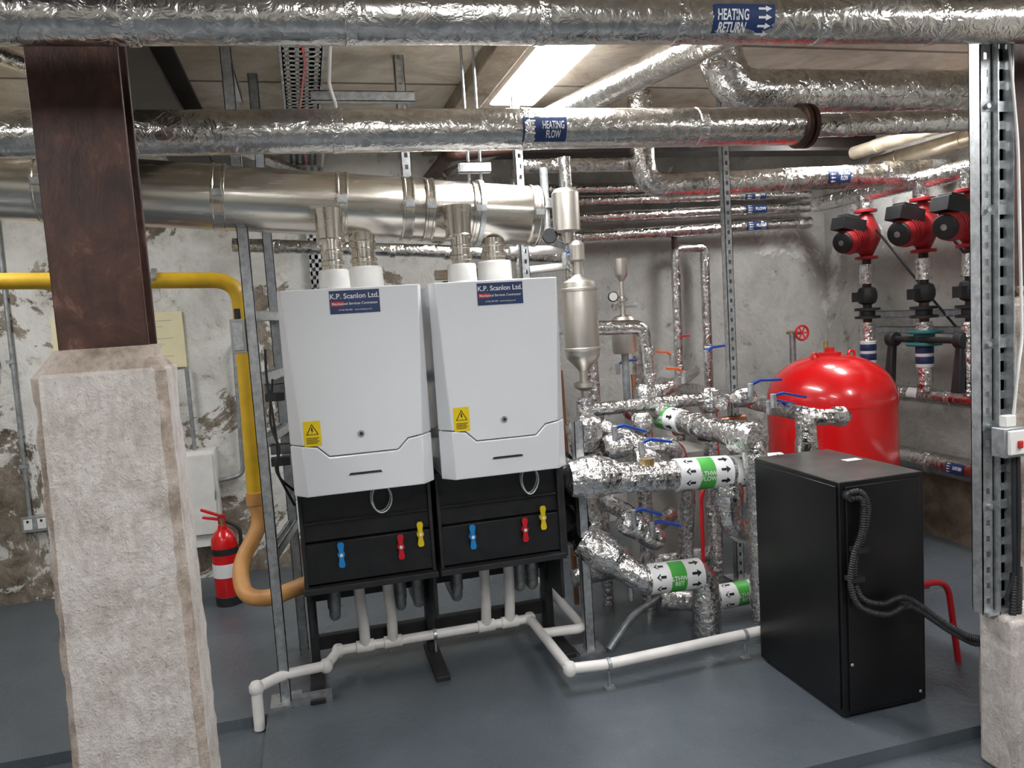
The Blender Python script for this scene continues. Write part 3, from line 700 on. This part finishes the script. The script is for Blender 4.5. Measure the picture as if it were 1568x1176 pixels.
# ------------------------------------------------------------------ channel + switch at right
M=MB("slotted_channel_upright")
M.strut(1.985,1.90,.47,2.6)
x0,x1=2.008,2.068
M.box(x0,x0+.004,1.86,1.91,.47,2.6,'galv'); M.box(x1-.004,x1,1.86,1.91,.47,2.6,'galv')
for a,b in ((x0,x0+.018),(x0+.025,x0+.037),(x0+.044,x1)): M.box(a,b,1.895,1.899,.47,2.6,'galv')
z=.47
while z<2.57: M.box(x0,x1,1.895,1.899,z,z+.034,'galv'); z+=.058
for z in (.8,1.05,1.3,1.7,2.0): M.box(1.965,2.075,1.878,1.8785,z,z+.03,'galv_d'); M.cyl((1.985,1.879,z+.015),(1.985,1.868,z+.015),.008,'galv',6)
M.box(1.965,2.07,1.86,1.925,.47,.48,'galv'); M.finish()
M=MB("isolator_switch"); M.box(1.975,2.055,1.81,1.858,.975,1.065,'galv'); M.box(1.982,2.048,1.798,1.81,.985,1.058,'whitep'); M.box(2.008,2.024,1.79,1.799,1.005,1.028,'labr'); M.box(1.995,2.035,1.825,1.85,1.065,1.10,'whitep'); M.finish(bevel=.003)
M=MB("electrical_cable")
M.tube([(2.045,1.845,1.09),(2.06,1.84,1.25),(2.085,1.85,1.32),(2.07,1.85,1.9),(2.06,1.87,2.2)],.0045,'whitep',fil=.06,seg=8)
M.tube([(2.04,1.84,.975),(2.04,1.84,.8),(2.045,1.84,.6),(2.02,1.85,.52)],.006,'blackm',fil=.06,seg=8)
M.tube([(2.055,1.84,.975),(2.06,1.84,.8),(2.05,1.84,.5)],.008,'blackm',fil=.06,seg=8); M.finish()

# ------------------------------------------------------------------ red stool
M=MB("red_tubular_stool"); r=.012
for y in (2.45,2.78):
    M.tube([(2.405,y-.03,0),(2.385,y,.33),(2.16,y,.33),(2.14,y-.03,0)],r,'redL',fil=.07)
M.cyl((2.15,2.45,.12),(2.15,2.78,.12),.009,'redL')
A=[(2.15,2.46),(2.31,2.46),(2.31,2.80),(2.15,2.80)]
M.loft([V((a,b,.305)) for a,b in A],[V((a,b,.320)) for a,b in A],'wood'); M.finish()

# ------------------------------------------------------------------ insulated pipework right of boilers
def lever(M,c,d,L=.13,k='blue',up=.02):
    c=V(c);d=V(d).normalized();w=d.cross(V((0,0,1))).normalized()*.012; u=V((0,0,up))
    M.cyl(c-V((0,0,.05)),c+V((0,0,.014)),.014,'galv',12)
    A=[c-w,c+w,c+d*L*.3+w+u,c+d*L+w*1.3+u,c+d*L-w*1.3+u,c+d*L*.3-w+u]; B=[p+V((0,0,.012)) for p in A]
    vs=A+B; M.add(vs,[(0,1,2,5),(5,2,3,4),(6,7,8,11),(11,8,9,10)]+[(i,(i+1)%6,6+(i+1)%6,6+i) for i in range(6)],k)
def lump(M,c,ax,r,L,k='foil_x'):
    M.rev(c,ax,[(r*.6,-L/2),(r*.85,-L*.4),(r,-L*.2),(r,L*.2),(r*.85,L*.4),(r*.6,L/2)],k,24)
M=MB("insulated_boiler_pipework"); 
M.tube([(1.02,3.50,.79),(1.06,3.0,.785),(1.45,2.97,.765),(1.95,2.97,.735)],.064,'foil_x',fil=.10,arc=4,seg=32)
M.rev((1.10,3.0,.79),(1,-.1,0),[(.03,-.11),(.07,-.09),(.088,-.03),(.09,.03),(.075,.09),(.06,.12)],'foil_x',34)
M.bands((1.2,2.99,.779),(1.9,2.97,.738),.067,step=.2,w=.05)
greenlabel(M,(1.60,2.97,.757),(1,0,-.05),.066); greenlabel(M,(1.87,2.97,.742),(1,0,-.05),.066)
M.tube([(1.72,2.97,.75),(1.72,2.97,.50),(1.95,3.02,.40),(2.3,3.1,.38)],.050,'foil_x',fil=.09,arc=3,seg=28)
M.rev((1.72,2.97,.66),(0,0,1),[(.05,-.06),(.066,-.05),(.07,0),(.066,.05)],'foil_x')
M.bands((1.72,2.97,.72),(1.72,2.97,.5),.053,step=.09,off=.12,w=.04)
M.cyl((1.35,2.97,.82),(1.35,2.97,.85),.03,'brass',12)
M.tube([(1.61,3.72,.955),(1.79,2.87,.905),(1.81,2.86,.72),(1.81,2.86,.1)],.052,'foil_x',fil=.08,arc=3,seg=28)
M.rev((1.785,2.88,.905),(.2,-1,0),[(.05,-.10),(.068,-.08),(.072,0),(.06,.05)],'foil_x',30)
c0=V((1.61,3.72,.955));c1=V((1.79,2.87,.905));dd=(c1-c0).normalized()
M.rev(c0+dd*.02,dd,[(.0545,0),(.057,.004),(.057,.10),(.0545,.104)],'labr')
greenlabel(M,c0+dd*.30,dd,.054)
M.bands(c0,c1,.055,step=.22,w=.05,off=.5)
M.tube([(1.05,3.52,.50),(1.14,3.12,.47),(1.30,2.98,.32),(1.60,2.98,.31),(1.60,2.97,.03)],.060,'foil_x',fil=.07,arc=3,seg=32)
M.rev((1.16,3.09,.44),(.8,-.5,-.6),[(.03,-.12),(.072,-.09),(.085,0),(.075,.08),(.06,.11)],'foil_x',32)
greenlabel(M,(1.45,2.98,.316),(1,0,-.03),.062,"LTHW\nRET"); M.bands((1.3,2.98,.32),(1.6,2.98,.31),.063,step=.3,off=.03)
M.tube([(1.50,3.22,.12),(1.66,3.16,.11),(2.3,3.16,.11)],.050,'foil_x',fil=.05,seg=28); greenlabel(M,(1.88,3.16,.11),(1,0,0),.052,"LTHW\nRET")
M.tube([(2.31,4.80,.965),(2.12,2.95,.965),(2.15,2.90,.955),(2.24,2.88,.955)],.034,'foil_x',fil=.05); M.cyl((2.10,2.93,.96),(2.10,2.93,.03),.045,'foil_x'); M.rev((2.10,2.93,.80),(0,0,1),[(.045,0),(.05,.002),(.05,.05),(.045,.052)],'foil')
M.rev((2.24,2.88,.955),(1,-.1,0),[(.034,-.03),(.042,-.028),(.042,.015),(.02,.04)],'foil_x')
M.tube([(1.34,3.5,1.40),(1.60,3.5,1.39),(1.62,3.5,1.02),(1.60,3.65,.95)],.036,'foil',fil=.05)
M.bands((1.615,3.5,1.35),(1.62,3.5,1.05),.037,step=.15,off=.08,w=.04)
M.tube([(1.61,3.5,1.05),(1.75,3.55,1.07),(2.3,4.3,1.07)],.034,'foil_x')
M.tube([(1.31,3.7,2.25),(1.32,3.7,1.60)],.033,'foil'); M.tube([(1.40,3.72,1.3),(1.42,3.72,.6)],.033,'foil_x'); M.bands((1.4,3.72,1.3),(1.42,3.72,.6),.035,step=.12,w=.03)
M.tube([(1.16,3.3,.98),(1.17,3.25,.84)],.055,'foil_x'); M.rev((1.17,3.2,.95),(0,-.3,1),[(.03,-.10),(.06,-.07),(.068,0),(.055,.06),(.03,.08)],'foil_x')
M.tube([(1.10,3.3,.72),(1.15,3.2,.62),(1.20,3.2,.45)],.05,'foil_x',fil=.05)
M.tube([(1.28,3.3,.95),(1.42,3.2,.86),(1.60,3.2,.84),(1.70,3.3,.60),(1.70,3.4,.0)],.04,'foil_x',fil=.06)
M.tube([(1.25,3.3,.62),(1.40,3.25,.52),(1.45,3.3,.40),(1.75,3.6,.40)],.04,'foil_x',fil=.06)
M.tube([(1.9,3.3,1.0),(2.05,3.5,1.0),(2.1,4.2,1.0)],.03,'foil_x'); M.tube([(1.75,3.5,.86),(2.2,3.6,.86)],.03,'copper')
M.tube([(1.50,3.95,1.35),(1.52,3.95,.0)],.028,'foil'); M.tube([(2.0,4.5,1.25),(2.0,4.5,.0)],.025,'foil')
M.tube([(1.24,3.4,1.08),(1.24,3.4,.55)],.04,'foil_x'); M.tube([(1.50,3.35,.98),(1.50,3.35,.0)],.034,'foil_x'); M.tube([(1.92,3.45,1.05),(1.92,3.45,.0)],.038,'foil_x')
M.tube([(1.36,3.55,.98),(1.36,3.55,.0)],.03,'foil_x'); M.tube([(1.24,3.4,1.02),(1.9,3.45,1.01)],.032,'foil_x')
M.tube([(1.15,3.45,.20),(1.9,3.50,.20)],.04,'foil_x'); M.tube([(1.78,3.9,1.22),(1.80,3.9,.0)],.025,'foil')
for c,ax,r_,L in (((1.29,3.16,.88),(1,0,0),.055,.13),((1.42,3.15,.80),(1,.1,-.3),.055,.13),((1.32,3.1,.53),(1,-.2,-.5),.052,.13),((1.43,3.14,.45),(1,0,-.5),.05,.12),((1.50,3.35,.93),(0,0,1),.05,.12),((1.92,3.45,1.0),(0,0,1),.055,.13),((1.61,3.5,1.06),(1,0,0),.05,.13),((2.02,3.3,1.02),(1,.2,0),.045,.12),((1.66,3.45,.98),(1,.3,0),.05,.13)): lump(M,c,ax,r_,L)
for c in ((1.24,3.4,.70),(1.50,3.35,.62),(1.92,3.45,.80),(1.36,3.55,.66),(1.12,3.25,.70)):
    M.rev(c,(0,0,1),[(.03,0),(.065,.003),(.065,.014),(.045,.016),(.045,.03),(.065,.032),(.065,.044),(.03,.047)],'blackm')
M.tube([(1.66,3.1,.0),(1.665,3.1,.62),(1.70,3.12,.66)],.009,'redL',seg=10)
M.tube([(1.58,3.6,1.15),(1.6,3.6,.0)],.011,'copper',seg=10)
M.tube([(1.2,3.62,1.2),(1.22,3.62,.0)],.014,'copper',seg=10)
M.tube([(1.15,3.02,.02),(1.30,3.10,.12),(1.5,3.22,.13)],.015,'galv_d',seg=10)
M.finish(angle=30)
M=MB("lever_valve_set")
for c,d,L in (((1.27,3.12,.965),(1,-.1,-.35),.15),((1.38,3.09,.89),(1,-.1,-.2),.14),((1.31,3.05,.60),(1,-.2,-.35),.13),((1.40,3.06,.53),(1,-.2,-.3),.13),((2.0,3.2,1.085),(1,0,-.05),.16),((2.02,3.05,1.045),(1,-.1,-.25),.16),((1.25,3.6,1.76),(1,0,0),.10),((2.05,3.7,1.22),(1,.1,.05),.13),((1.30,3.1,.24),(.8,-.2,-.3),.13),((1.75,4.2,1.15),(1,0,0),.12),((2.06,3.15,1.0),(1,-.2,-.3),.13)):
    lever(M,c,d,L)
lever(M,(1.95,3.9,1.20),(-1,0,.1),.09,'orangeL'); lever(M,(2.35,4.6,1.25),(1,0,0),.08,'redL'); lever(M,(1.86,3.6,1.13),(-1,0,.1),.09,'orangeL')
M.finish(bevel=.002)
M=MB("black_circulation_pump")
for z in (.78,.55): M.rev((1.06,3.34,z),(0,-1,0),[(.04,-.05),(.085,-.04),(.085,.03),(.06,.05),(.055,.09),(.02,.10)],'blackm')
M.box(1.0,1.12,3.3,3.42,.60,.76,'blackm'); M.finish(bevel=.004)
M=MB("grey_equipment_casing"); M.box(1.68,2.06,3.70,4.0,.05,.66,'hx'); M.box(1.67,2.07,3.69,4.01,.66,.70,'hx'); M.box(1.70,1.74,3.72,3.98,0,.05,'galv_d'); M.box(2.0,2.04,3.72,3.98,0,.05,'galv_d')
M.box(1.80,1.94,3.695,3.70,.50,.60,'labw'); M.finish(bevel=.006)

M=MB("stainless_air_separator"); c=(1.28,3.5,0)
M.rev(c,(0,0,1),[(.012,.98),(.018,1.06),(.018,1.10),(.05,1.12),(.05,1.14),(.022,1.15),(.022,1.20),(.078,1.26),(.084,1.28),(.084,1.60),(.078,1.625),(.04,1.645),(.02,1.66),(.02,1.72)],'ssb',36)
M.rev(c,(0,0,1),[(.084,1.295),(.088,1.298),(.088,1.31),(.084,1.313)],'ssb',36);M.rev(c,(0,0,1),[(.084,1.58),(.088,1.583),(.088,1.595),(.084,1.598)],'ssb',36)
M.rev(c,(0,0,1),[(.02,1.72),(.035,1.73),(.035,1.80),(.02,1.82)],'ssb',24); M.finish()
M=MB("automatic_air_vent"); M.rev((1.27,3.6,0),(0,0,1),[(.02,1.82),(.03,1.87),(.066,1.88),(.066,2.06),(.05,2.08)],'ssb'); M.finish()
M=MB("automatic_air_vent"); M.rev((1.67,3.9,0),(0,0,1),[(.062,1.24),(.066,1.25),(.066,1.42),(.05,1.44),(.015,1.45),(.015,1.52),(.03,1.525),(.03,1.54),(.012,1.55),(.012,1.63),(.034,1.66),(.036,1.67),(.036,1.75),(.03,1.755)],'ssb'); M.cyl((1.61,3.9,1.50),(1.75,3.9,1.50),.014,'galv'); M.cyl((1.67,3.9,.70),(1.67,3.9,1.25),.02,'galv_d'); M.finish()
M=MB("pressure_gauge"); M.rev((1.60,3.86,1.55),(-.3,-1,0),[(.028,0),(.028,.02),(.024,.024)],'blackm'); M.rev((1.60,3.86,1.55),(-.3,-1,0),[(.022,.0245),(.0,.0247)],'hx'); M.finish()
M=MB("white_waste_pipe"); M.tube([(1.0,3.7,1.80),(1.35,3.72,1.80),(1.38,3.72,1.55)],.022,'pvc'); M.tube([(1.05,3.7,1.70),(1.36,3.72,1.72)],.02,'pvc'); M.finish()
M=MB("galvanised_fittings"); 
M.tube([(1.20,3.7,2.2),(1.20,3.7,1.85),(1.32,3.7,1.80)],.02,'galv'); M.rev((1.20,3.7,2.0),(0,0,1),[(.02,0),(.035,.003),(.035,.05),(.02,.053)],'galv'); M.rev((1.18,3.62,1.86),(0,-1,0),[(.04,0),(.04,.02),(.035,.024)],'blackm'); M.finish()

# ------------------------------------------------------------------ wall pumps
def riser(y,x=3.42):
    E=empty("circulation_pump_assembly"); M=MB("riser_pipe")
    M.cyl((x,y,.90),(x,y,1.30),.042,'foil_x'); M.cyl((x,y,1.30),(x,y,2.10),.026,'rust')
    M.cyl((x,y,1.99),(x,y,2.12),.05,'foil_x'); M.cyl((x,y,1.54),(x,y,1.66),.042,'foil_x')
    M.rev((x,y,1.25),(0,0,1),[(.042,0),(.047,.003),(.047,.03),(.042,.033)],'tape')
    M.rev((x,y,1.32),(0,0,1),[(.03,0),(.075,.003),(.075,.018),(.045,.02),(.045,.05),(.075,.053),(.075,.068),(.03,.07)],'blackm')
    M.rev((x,y,1.41),(0,0,1),[(.03,0),(.05,.01),(.06,.04),(.06,.07),(.05,.10),(.03,.11)],'blackm')
    M.box(x-.09,x-.03,y-.03,y+.03,1.43,1.49,'blackm')
    M.finish(E)
    M=MB("pump_body")
    M.rev((x,y,1.69),(0,0,1),[(.03,0),(.068,.003),(.068,.02),(.04,.022)],'redd'); M.rev((x,y,2.0),(0,0,1),[(.04,-.022),(.068,-.02),(.068,-.003),(.03,0)],'redd')
    M.rev((x,y,1.71),(0,0,1),[(.035,0),(.06,.05),(.085,.10),(.085,.15),(.06,.21),(.04,.26)],'redd')
    d=V((-.92,-.28,-.18)).normalized(); c=V((x,y,1.84))
    M.rev(c,d,[(.075,.03),(.098,.05),(.098,.08),(.076,.09),(.076,.21),(.070,.235),(.03,.24)],'redd')
    for i in range(5): M.rev(c,d,[(.075,.10+i*.02),(.084,.102+i*.02),(.084,.110+i*.02),(.075,.112+i*.02)],'redd',24)
    q=c+d*.17+V((0,0,.085))
    M.box(q.x-.085,q.x+.075,q.y-.06,q.y+.06,q.z-.03,q.z+.045,'blackm',Matrix.Rotation(.2,3,'Y'))
    M.box(q.x-.05,q.x+.05,q.y-.045,q.y+.045,q.z+.04,q.z+.065,'blackm',Matrix.Rotation(.2,3,'Y'))
    M.rev(c,d,[(.067,.238),(.062,.25),(.045,.256)],'blackm'); M.rev(c,d,[(.018,.255),(.016,.258)],'galv_d')
    M.finish(E,bevel=.006)
    M=MB("pump_cable"); M.tube([c+V((-.05,-.15,.02)),c+V((.10,-.35,-.35)),c+V((.2,-.5,-.6))],.007,'blackm',fil=.15,seg=8); M.finish(E)
for y in (4.12,3.66,3.34): riser(y)
M=MB("butterfly_valve")
M.rev((3.42,3.66,1.16),(0,0,1),[(.04,0),(.095,.004),(.095,.022),(.055,.026),(.055,.07),(.095,.074),(.095,.092),(.04,.096)],'teal')
for yy in (3.86,3.36):
    M.rev((3.38,yy,1.20),(0,1,0),[(.03,-.03),(.045,-.025),(.045,.025),(.03,.03)],'blackm'); 
    M.loft([V((3.36,yy-.015,1.2)),V((3.40,yy-.015,1.2)),V((3.40,yy+.02,1.2)),V((3.36,yy+.02,1.2))],[V((3.33,yy-.03,.92)),V((3.37,yy-.03,.92)),V((3.37,yy+.03,.92)),V((3.33,yy+.03,.92))],'blackm')
M.cyl((3.38,3.34,1.20),(3.38,3.88,1.20),.018,'blackm')
M.finish(bevel=.006)
M=MB("slotted_channel_rail"); M.hstrut((3.60,3.0,1.24),(3.60,4.4,1.24),'galv_d'); M.hstrut((3.60,3.0,1.34),(3.60,4.4,1.34),'galv_d'); M.finish()
for (pz,pr_,k,xx,y0) in ((.87,.046,'foil_s',3.45,4.7),(.47,.066,'foil_s',3.48,4.7),(2.10,.05,'foil_x',3.42,4.6),(2.30,.045,'gold',3.60,4.25),(2.37,.04,'gold',3.45,4.25)):
    M=MB("insulated_header_pipe"); M.tube([(xx,y0,pz),(xx,2.3,pz)],pr_,k); M.bands((xx,y0,pz),(xx,2.3,pz),pr_,'tape' if k!='gold' else k,step=.4)
    if pz==.47: bluelabel(M,(xx,3.45,pz),(0,1,0),pr_,"HEATING",.12,.06,True,phi=.2)
    if pz==.87: wrap(M,(xx,3.75,pz),(0,1,0),pr_,rect2d(-.04,.04,-.03,.03),'labw',.002,.4)
    M.finish()
for yy in (4.12,3.66):
    M=MB("pipe_label_band"); M.rev((3.42,yy,1.04),(0,0,1),[(.0455,0),(.0475,.002),(.0475,.14),(.0455,.142)],'labw'); M.rev((3.42,yy,1.06),(0,0,1),[(.0476,0),(.0485,.002),(.0485,.04),(.0476,.042)],'navy'); M.rev((3.42,yy,1.12),(0,0,1),[(.0476,0),(.0485,.002),(.0485,.04),(.0476,.042)],'navy'); M.finish()

# ------------------------------------------------------------------ camera
th,p,ph=map(math.radians,(14.7,5.3,3.6)); s,c=math.sin,math.cos
f0=V((s(th),c(th),0)); r0=V((c(th),-s(th),0)); z=V((0,0,1))
F=c(p)*f0-s(p)*z; U0=s(p)*f0+c(p)*z
R=c(ph)*r0-s(ph)*U0; U=s(ph)*r0+c(ph)*U0
cd=bpy.data.cameras.new("camera"); cam=bpy.data.objects.new("camera",cd); COL.objects.link(cam)
cam.matrix_world=Matrix((( R.x,U.x,-F.x,0),(R.y,U.y,-F.y,0),(R.z,U.z,-F.z,1.5),(0,0,0,1)))
cd.sensor_width=36; cd.lens=36*1178/1568; cd.clip_start=.02
scene.camera=cam
w=bpy.data.worlds.new("world"); scene.world=w; w.use_nodes=True; w.node_tree.nodes["Background"].inputs[0].default_value=(.5,.5,.5,1); w.node_tree.nodes["Background"].inputs[1].default_value=.1
scene.view_settings.view_transform='Standard'
scene.view_settings.exposure=0.0
